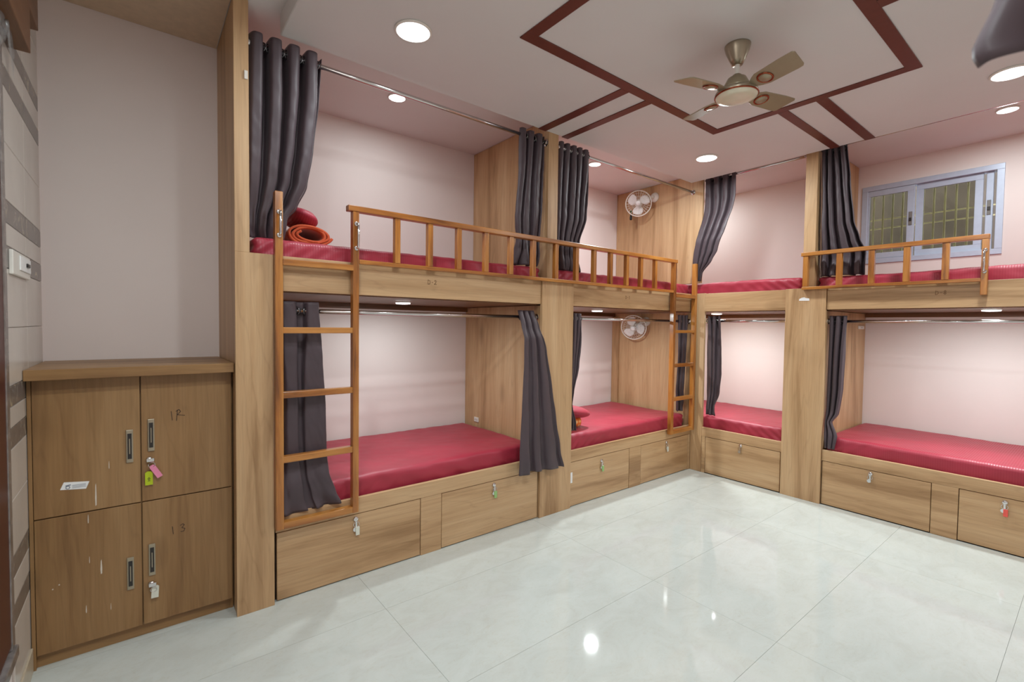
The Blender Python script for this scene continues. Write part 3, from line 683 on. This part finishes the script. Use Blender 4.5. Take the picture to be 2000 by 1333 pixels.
# ------------------------------------------------------------------ bedding left on the beds
def blob(c, r, seed, ex=2.6, wr=0.06, rot=0.0, tilt=0.0, nu=40, nv=24):
    b = bmesh.new(); V = []
    f = lambda v, e: math.copysign(abs(v)**(2/e), v)
    off = Vector((seed*3.3, seed, 0)); Rm = Matrix.Rotation(rot, 3, 'Z') @ Matrix.Rotation(tilt, 3, 'Y')
    for j in range(nv+1):
        th = -PI/2+PI*j/nv; row = []
        for i in range(nu):
            ph = 2*PI*i/nu
            rim = math.cos(th)
            p = Vector((f(math.cos(ph), ex*1.6)*rim**0.75*r[0], f(math.sin(ph), ex*1.6)*rim**0.75*r[1], math.sin(th)*r[2]*(1-0.55*rim**3*0)))
            k = 1+wr*noise.noise(p*9+off)+wr*0.5*noise.noise(p*22+off)
            row.append(b.verts.new(Vector(c)+Rm @ (p*k)))
        V.append(row)
    for j in range(nv):
        for i in range(nu): b.faces.new((V[j][i], V[j][(i+1) % nu], V[j+1][(i+1) % nu], V[j+1][i]))
    bmesh.ops.remove_doubles(b, verts=b.verts[:], dist=1e-5); bmesh.ops.recalc_face_normals(b, faces=b.faces[:])
    return b
def spiral_roll(xc, zc, y0, y1, W, H, turns, th, seed):
    pts = []; N = int(turns*40)
    for i in range(N+1):
        s = i/N; a = PI*0.75+2*PI*turns*s; k = 0.55+0.45*s
        pts.append((xc+math.cos(a)*W/2*k, zc+math.sin(a)*H/2*k*(1 if math.sin(a) < 0 else 1.0)+(0.004*math.sin(a*1.7+seed))))
    b = bmesh.new(); ny = 10
    def ring(pt, nrm, sg): return [b.verts.new((pt[0]+nrm[0]*sg, y0+(y1-y0)*j/ny+0.006*noise.noise(Vector((pt[0]*20, pt[1]*20, 0))), pt[1]+nrm[1]*sg)) for j in range(ny+1)]
    A, B = [], []
    for i, p in enumerate(pts):
        q = pts[min(i+1, N)]; o = pts[max(i-1, 0)]; d = Vector((q[0]-o[0], q[1]-o[1])).normalized(); n = (-d.y, d.x)
        A.append(ring(p, n, th/2)); B.append(ring(p, n, -th/2))
    for X in (A, B):
        for i in range(N):
            for j in range(ny): b.faces.new((X[i][j], X[i+1][j], X[i+1][j+1], X[i][j+1]))
    for i in range(N):
        b.faces.new((A[i][0], A[i+1][0], B[i+1][0], B[i][0])); b.faces.new((A[i][ny], B[i][ny], B[i+1][ny], A[i+1][ny]))
    for e in (0, N):
        for j in range(ny): b.faces.new((A[e][j], B[e][j], B[e][j+1], A[e][j+1]))
    bmesh.ops.recalc_face_normals(b, faces=b.faces[:]); return b
m = MB(); m.add(spiral_roll(-3.655, 1.948, 0.20, 0.62, 0.245, 0.115, 2.6, 0.013, 1))
tag(m.build('blanket', rust, None, True), 'rolled rust-orange blanket lying on the upper near bunk', 'blanket')
m = MB(); m.add(blob((-3.675, 0.36, 2.06), (0.075, 0.15, 0.045), 4, 2.2, 0.16, 0.1, 0.35))
tag(m.build('pillow', sheet['x'], None, True), 'crumpled crimson pillow on top of the rolled orange blanket', 'pillow')
m = MB(); m.add(rounded_block(-1.62, -1.375, 0.2, 0.45, 0.568, 0.655, 0.04, 16, 16, 8, lambda p, n: 0.012*noise.noise(p*11)))
tag(m.build('blanket', floralm, None, True), 'folded orange floral cloth under the red cushion on the lower far bunk', 'blanket')
m = MB(); m.add(blob((-1.49, 0.33, 0.706), (0.185, 0.2, 0.055), 7, 2.4, 0.05, 0.15, 0.16))
tag(m.build('pillow', plainsheet, None, True), 'crimson pillow on the orange floral cloth of the lower far bunk', 'pillow')

# ------------------------------------------------------------------ lockers
t = thing('locker', 'four-door oak locker cabinet in the alcove at the left', 'locker', (-4.425, 0.3, 0))
b = MB(); b.box(-4.785, -4.773, 0.088, 0.55, 0, 1.2); b.box(-4.076, -4.064, 0.088, 0.55, 0, 1.2); b.box(-4.773, -4.076, 0.088, 0.55, 0.05, 1.2)
b.build('carcass', lockoak, t)
MB().box(-4.785, -4.064, 0.09, 0.11, 0.0, 0.056, 0.001).build('plinth', lockoak_x, t)
MB().box(-4.786, -4.064, 0.004, 0.565, 1.206, 1.25, 0.002).build('top_board', lockoak_x, t)
b = MB(); b.box(-4.785, -4.773, 0.07, 0.0885, 0.0, 1.2); b.build('side_edge', lockoak, t)
YD = 0.069
def ldoor(x0, x1, z0, z1):
    return MB().box(x0, x1, YD, 0.087, z0, z1, 0.001).build('door', lockoak, t)
d1 = ldoor(-4.771, -4.427, 0.629, 1.203); d2 = ldoor(-4.422, -4.070, 0.629, 1.203); d3 = ldoor(-4.771, -4.427, 0.058, 0.624); d4 = ldoor(-4.422, -4.070, 0.058, 0.624)
def pull(d, x, z):
    b = MB(); b.box(x-0.0125, x+0.0125, YD-0.007, YD, z-0.0735, z+0.0735, 0.002, 2)
    h = b.build('handle', satinm, d, label='metal bar handle with dark inset')
    b = MB(); b.box(x-0.0075, x+0.0075, YD-0.0085, YD-0.0069, z-0.057, z+0.057); b.build('handle_inset', darkp, d)
    b = MB(); b.box(x-0.002, x+0.002, YD-0.0105, YD-0.0085, z-0.034, z+0.034, 0.0005); b.build('handle_bar', satinm, d)
pull(d1, -4.464, 0.890); pull(d2, -4.3875, 0.930); pull(d3, -4.467, 0.313); pull(d4, -4.3895, 0.353)
def camlock(d, x, z):
    MB().lathe([(0, 0), (0.013, 0), (0.013, 0.006), (0.010, 0.012), (0, 0.012)], (x, YD, z), (0, -1, 0), 20).build('lock', chrome, d, True)
    b = MB(); b.box(x-0.010, x+0.018, YD-0.020, YD-0.017, z-0.008, z+0.008, 0.001); b.torus((x+0.008, YD-0.019, z-0.022), (0, 1, 0.2), 0.012, 0.0013, 18, 6)
    b.build('keys', chrome, d)
def ltag(d, c, w_, h_, ang, mat):
    c = Vector(c); ca, sa = math.cos(ang), math.sin(ang)
    P = [c+Vector((ca*a-sa*b_, 0, sa*a+ca*b_)) for a, b_ in ((-w_/2, -h_/2), (w_/2, -h_/2), (w_/2, h_/2-0.006), (w_/4, h_/2), (-w_/4, h_/2), (-w_/2, h_/2-0.006))]
    MB().poly(P, (0, -0.005, 0)).build('key_tag', mat, d)
camlock(d2, -4.395, 0.818); ltag(d2, (-4.397, YD-0.006, 0.734), 0.028, 0.062, 0.0, tag_y); ltag(d2, (-4.372, YD-0.013, 0.764), 0.022, 0.066, 0.5, tag_p)
mk = MB()
for s_ in ([(-.004, 0.004), (0, .009), (.004, .004), (0, -.002), (-.004, .004)], [(-.004, -.006), (.004, -.006)]): mk.stroke(s_, (-4.397, YD-0.0112, 0.728), (1, 0, 0), (0, 0, 1), (0, -1, 0), 0.0018)
mk.build('tag_mark', ink, d2)
camlock(d4, -4.393, 0.240); ltag(d4, (-4.380, YD-0.012, 0.205), 0.027, 0.056, -0.05, tag_w)
def hand(d, strokes, x, z, wd=0.003):
    mk = MB()
    for s_ in strokes: mk.stroke(s_, (x, YD-0.0001, z), (1, 0, 0), (0, 0, 1), (0, -1, 0), wd)
    mk.build('handwriting', ink, d)
hand(d2, [[(0, .03), (.004, -.012)], [(.024, .034), (.020, -.016)], [(.018, .028), (.030, .036), (.036, .026), (.024, .012)], [(.022, .012), (.052, .006)]], -4.312, 1.0, 0.0026)
hand(d4, [[(0, .03), (.003, -.006)], [(.03, .028), (.04, .034), (.046, .028), (.036, .016), (.048, .01), (.044, -.002), (.032, -.002)]], -4.312, 0.455, 0.0026)
st = MB().poly([(-4.692, YD, 0.738), (-4.611, YD, 0.728), (-4.600, YD, 0.758), (-4.680, YD, 0.768)], (0, -0.0012, 0)).build('sticker', paper, d1, label='small white paper label with a grey logo')
mk = MB(); mk.torus((-4.668, YD-0.0013, 0.744), (0, 1, 0), 0.006, 0.0014, 16, 6); mk.stroke([(-.002, .014), (.012, .016)], (-4.672, YD-0.0012, 0.738), (1, 0, 0), (0, 0, 1), (0, -1, 0), 0.004)
for k in range(3): mk.stroke([(0, 0), (0.042, 0)], (-4.654, YD-0.0012, 0.7505-k*0.0055), (1, 0, 0), (0, 0, 1), (0, -1, 0), 0.0016)
mk.build('logo', logoink, d1)
def drip(d, pts):
    for (x, z0, z1, w_) in pts:
        hh = z1-z0; MB().poly([(x-w_*.3, YD, z0), (x+w_*.4, YD, z0+hh*.05), (x+w_*.5, YD, z0+hh*.4), (x+w_*.2, YD, z1), (x-w_*.2, YD, z0+hh*.9), (x-w_*.5, YD, z0+hh*.35)], (0, -0.0008, 0)).build('paint_drip', paintdrip, d)
drip(d1, [(-4.58, 0.645, 0.745, 0.005), (-4.535, 0.80, 0.835, 0.002)])
drip(d3, [(-4.606, 0.575, 0.615, 0.003), (-4.604, 0.40, 0.43, 0.002), (-4.566, 0.34, 0.405, 0.006), (-4.617, 0.185, 0.22, 0.003), (-4.536, 0.17, 0.20, 0.002), (-4.70, 0.335, 0.34, 0.005), (-4.72, 0.322, 0.327, 0.005)])

# ------------------------------------------------------------------ small wall things
t = thing('switch_plate', 'white switch plate on the tiled left wall near the door', 'switch', (XL, -0.03, 1.66))
MB().box(XL, XL+0.012, -0.20, 0.14, 1.612, 1.70, 0.003, 2).build('back_box', whitep, t)
MB().box(XL+0.012, XL+0.016, -0.09, 0.125, 1.635, 1.69, 0.002, 2).build('socket_module', paper, t)
MB().box(XL+0.016, XL+0.022, 0.02, 0.07, 1.655, 1.67, 0.002).build('switch_rocker', darkp, t)
t = thing('pelmet', 'stepped brown wooden pelmet high on the left wall above the door', 'pelmet', (XL+0.02, -0.5, 2.46))
MB().box(XL+0.001, -4.74, -1.25, 0.165, 2.645, 2.90, 0.002).build('board', oakd['y'], t); MB().box(XL+0.001, -4.74, -1.25, -0.033, 2.468, 2.643, 0.002).build('board', oakd['y'], t)
rows = []
for j in range(25):
    v = j/24; rows.append([Vector((XL+0.012+0.02*abs(noise.noise(Vector((u_/20*4, v*5, 2)))), -0.62+0.46*u_/20+0.05*v*math.sin(u_), 2.66-0.34*v*(0.75+0.25*math.sin(u_*0.7)))) for u_ in range(21)])
o = MB().grid(rows).build('plastic_sheet', film, None, True); tag(o, 'crumpled clear plastic film hanging under the wooden pelmet', 'plastic sheet')
def socket(label, x0, x1, y0, y1, z0, z1, face):
    t = thing('power_socket', label, 'socket', ((x0+x1)/2, (y0+y1)/2, z0), None)
    MB().box(x0, x1, y0, y1, z0, z1, 0.002).build('face_plate', whitep, t)
    b = MB(); yc, zc = (y0+y1)/2, (z0+z1)/2
    if face == 'x':
        for dy in (-0.012, 0.012): b.box(x0-0.001, x0+0.001, yc+dy-0.003, yc+dy+0.003, zc-0.004, zc+0.004)
    else:
        xc = (x0+x1)/2
        for dx in (-0.012, 0.012): b.box(xc+dx-0.003, xc+dx+0.003, y0-0.001, y0+0.001, zc-0.004, zc+0.004)
    b.build('pin_hole', darkp, t)
socket('small white socket low on the divider at the foot of the lower near left bunk', -2.083, -2.0735, 0.80, 0.865, 0.59, 0.63, 'x')
socket('white socket high on the divider inside the lower near right bunk', 0.80, 0.95, -1.196, -1.1865, 1.455, 1.485, 'y')

# ------------------------------------------------------------------ lamps
def lamp(label, x, y, z, r, watts, group, th=0.0105, first={}):
    e = th-0.0105
    if r not in first:
        t = thing('ceiling_light', label, 'ceiling light', (x, y, z), group)
        MB().lathe([(r, 0), (r*1.10, -0.001), (r*1.10, -0.006), (r*0.98, -0.010), (r*0.96, -0.004), (r*0.96, 0)], (x, y, z), (0, 0, 1), 40).build('lamp_ring', whitep, t, True)
        MB().lathe([(0, -0.0105-e), (r*0.6, -0.0103-e), (r*0.975, -0.009-e*0.9), (r*0.975, -0.004)], (x, y, z), (0, 0, 1), 40).build('diffuser', glow, t, True)
        first[r] = t
    else:
        t = copy_tree(first[r]); t.location = (x, y, z); tag(t, label, 'ceiling light', group)
    ld = bpy.data.lights.new('lamp_glow', 'AREA'); ld.shape = 'DISK'; ld.size = r*1.9; ld.energy = watts; ld.color = LAMP_COL
    lo = bpy.data.objects.new('lamp_glow', ld); COL.objects.link(lo); lo.parent = t; lo.location = (0, 0, -0.0125-e)
lamp('unseen round lamp by the lockers, added to brighten the alcove', -4.35, -1.75, ZU, 0.0835, 24.0, 'added lamps')  # assumed lamp out of view, added to lift the dark alcove wall
GM, GU, GL = 'large round ceiling lamps', 'small round lamps over the upper bunks', 'small round lamps under the upper bunks'
lamp('large round lamp on the white ceiling nearest the near left bunk', -3.347, -0.449, ZC, 0.083, LAMP_MAIN, GM)
lamp('large round lamp on the ceiling near the room corner', -0.616, -0.455, ZC, 0.083, LAMP_MAIN, GM)
lamp('large round lamp at the right edge below the blurred curtain', -0.585, -2.245, ZC, 0.083, LAMP_MAIN, GM)
lamp('large round lamp out of frame over the camera side', -3.347, -2.245, ZC, 0.083, LAMP_MAIN, GM)
lamp('small round lamp above the upper near bunk of the left run', -3.02, 0.448, ZU, 0.056, LAMP_UP, GU)
lamp('small round lamp above the upper far bunk beside the dark curtain', -0.99, 0.47, ZU, 0.056, LAMP_UP, GU)
lamp('small round lamp above the upper bunk by the window', 0.355, -2.14, ZU, 0.056, LAMP_UP, GU)
lamp('small round lamp above the upper corner bunk, hidden by the ceiling edge', 0.5, 0.42, ZU, 0.056, LAMP_UP, GU)
ZL = ZBB-0.006
lamp('small round lamp under the upper near bunk of the left run', -2.985, 0.415, ZL, 0.05, LAMP_LOW, GL, 0.018)
lamp('small round lamp under the upper far bunk of the left run', -1.06, 0.345, ZL, 0.05, LAMP_LOW, GL, 0.018)
lamp('small round lamp under the upper corner bunk of the right run', 0.27, -0.105, ZL, 0.05, LAMP_LOW, GL, 0.018)
lamp('small round lamp under the upper bunk by the window', 0.215, -2.12, ZL, 0.05, LAMP_LOW, GL, 0.018)

# ------------------------------------------------------------------ ceiling fan
FX, FY = -2.0, -1.4
t = thing('ceiling_fan', 'champagne metal ceiling fan with four blades and copper rings', 'ceiling fan', (FX, FY, ZC))
Z3 = (0, 0, 1); c = (FX, FY, 0)
MB().lathe([(0, ZC), (0.062, ZC), (0.062, ZC-0.006), (0.056, ZC-0.03), (0.036, ZC-0.078), (0.026, ZC-0.098), (0, ZC-0.098)], c, Z3, 40).build('canopy', satinm, t, True)
MB().lathe([(0.012, ZC-0.095), (0.012, ZC-0.15)], c, Z3, 20).build('rod', whitep, t, True)
MB().lathe([(0, 2.752), (0.02, 2.752), (0.024, 2.745), (0.045, 2.733), (0.062, 2.70), (0.070, 2.668), (0, 2.668)], c, Z3, 40).build('motor_cover', bladem, t, True)
MB().lathe([(0, 2.668), (0.098, 2.668), (0.103, 2.66), (0.103, 2.648), (0.098, 2.644), (0, 2.644)], c, Z3, 48).build('motor_body', satinm, t, True)
MB().torus((FX, FY, 2.646), Z3, 0.102, 0.004, 48, 8).build('copper_band', copper, t, True)
MB().lathe([(0.100, 2.645), (0.098, 2.638), (0.075, 2.630), (0.04, 2.627), (0, 2.626)], c, Z3, 48).build('bottom_plate', creamd, t, True)
for k in range(4):
    ang = math.radians(73+90*k); er = Vector((math.cos(ang), math.sin(ang), 0)); et = Vector((-er.y, er.x, 0))
    tl = math.radians(13); et2 = et*math.cos(tl)+Vector((0, 0, 1))*math.sin(tl)*-1; nn = er.cross(et2)
    O = Vector((FX, FY, 2.662))
    out = [(0.095, -0.022), (0.125, -0.040), (0.15, -0.052), (0.29, -0.058), (0.352, -0.056), (0.362, -0.046), (0.338, 0.045), (0.328, 0.056), (0.305, 0.058), (0.16, 0.052), (0.125, 0.040), (0.095, 0.022)]
    bl = MB().poly([O+er*a+et2*b_-nn*0.0025 for a, b_ in out], nn*0.005).build('blade', bladem, t)
    bl.modifiers.new('edge', 'BEVEL').width = 0.0015
    q = O+er*0.172-nn*0.004
    MB().torus(q, nn, 0.034, 0.0045, 28, 8).build('copper_ring', copper, bl, True)
    MB().lathe([(0, -0.006), (0.026, -0.005), (0.031, 0.0)], q, nn, 24).build('medallion', bladem, bl, True)

# ------------------------------------------------------------------ small wall fans
def wall_fan(label, C, base, axis, rot):
    C, base, ax = Vector(C), Vector(base), Vector(axis).normalized()
    t = thing('wall_fan', label, 'fan', tuple(base), 'small white wall fans')
    a = Vector((0, 0, 1)); u = ax.cross(a).normalized(); v = u.cross(ax)
    MB().lathe([(0, 0), (0.052, 0), (0.052, 0.008), (0.045, 0.022), (0.02, 0.030), (0, 0.030)], base, (-1, 0, 0), 32).build('base', whitep, t, True)
    back = C-ax*0.035
    MB().tube([base+Vector((-0.02, 0, 0)), base+Vector((-0.05, 0, 0)), (base+Vector((-0.05, 0, 0))+back)/2, back-ax*0.02], [0.02, 0.018, 0.018, 0.022], 14).build('arm', whitep, t, True)
    MB().lathe([(0, -0.075), (0.03, -0.07), (0.04, -0.05), (0.04, -0.012), (0, -0.012)], C, ax, 28).build('motor_housing', whitep, t, True)
    cage = MB(); R = 0.135
    cage.torus(C, ax, R, 0.006, 48, 8)
    for rr, h in ((0.105, 0.030), (0.07, 0.043), (0.035, 0.048)): cage.torus(C+ax*h, ax, rr, 0.0013, 36, 6)
    for k in range(28):
        w_ = u*math.cos(2*PI*k/28)+v*math.sin(2*PI*k/28)
        cage.tube([C+w_*R, C+w_*0.118+ax*0.024, C+w_*0.08+ax*0.041, C+w_*0.02+ax*0.049], 0.0011, 5)
        cage.tube([C+w_*R, C+w_*0.10-ax*0.03, C+w_*0.04-ax*0.035], 0.0011, 5)
    cage.build('cage', whitep, t, True)
    MB().lathe([(0, 0.053), (0.022, 0.052), (0.026, 0.047), (0, 0.047)], C, ax, 24).build('badge', paper, t, True)
    MB().lathe([(0, 0.025), (0.022, 0.02), (0.024, -0.01), (0, -0.01)], C, ax, 24).build('hub', whitep, t, True)
    for k in range(3):
        b = bmesh.new(); g_ = []
        for i in range(9):
            row = []
            for j in range(7):
                rr = 0.02+0.1*i/8; th = rot+2*PI*k/3+(j/6-0.5)*(0.7+0.75*math.sin(PI*min(1, i/8*0.9+0.1)))+i*0.03
                row.append(b.verts.new(C+(u*math.cos(th)+v*math.sin(th))*rr+ax*(0.018*(j/6-0.5)*1.2)))
            g_.append(row)
        for i in range(8):
            for j in range(6): b.faces.new((g_[i][j], g_[i+1][j], g_[i+1][j+1], g_[i][j+1]))
        m = MB(); m.add(b); o = m.build('fan_blade', paper, t, True); o.modifiers.new('thick', 'SOLIDIFY').thickness = 0.002
    return t
fu = wall_fan('small white wall fan high on the corner panel of the upper bunk', (-0.13, 0.603, 2.798), (0.03, 0.507, 2.871), (-0.80, -0.56, -0.14), 0.4)
wall_fan('small white wall fan on the corner panel of the lower bunk, behind the rod', (-0.14, 0.625, 1.445), (0.0, 0.56, 1.51), (-0.86, -0.42, -0.25), 1.1)
c = Vector((-0.13, 0.70, 2.70))
t = thing('tassel', 'dark tassel on a green cord hanging below the upper wall fan', 'tassel', tuple(c))
MB().tube([c+Vector((0, 0, 0.04)), c+Vector((0.002, 0, 0.02)), c], 0.008, 10).build('cord', greenm, t, True)
MB().lathe([(0, 0), (0.008, -0.004), (0.014, -0.04), (0.012, -0.065), (0, -0.066)], c, Z3, 16).build('fringe', black, t, True)
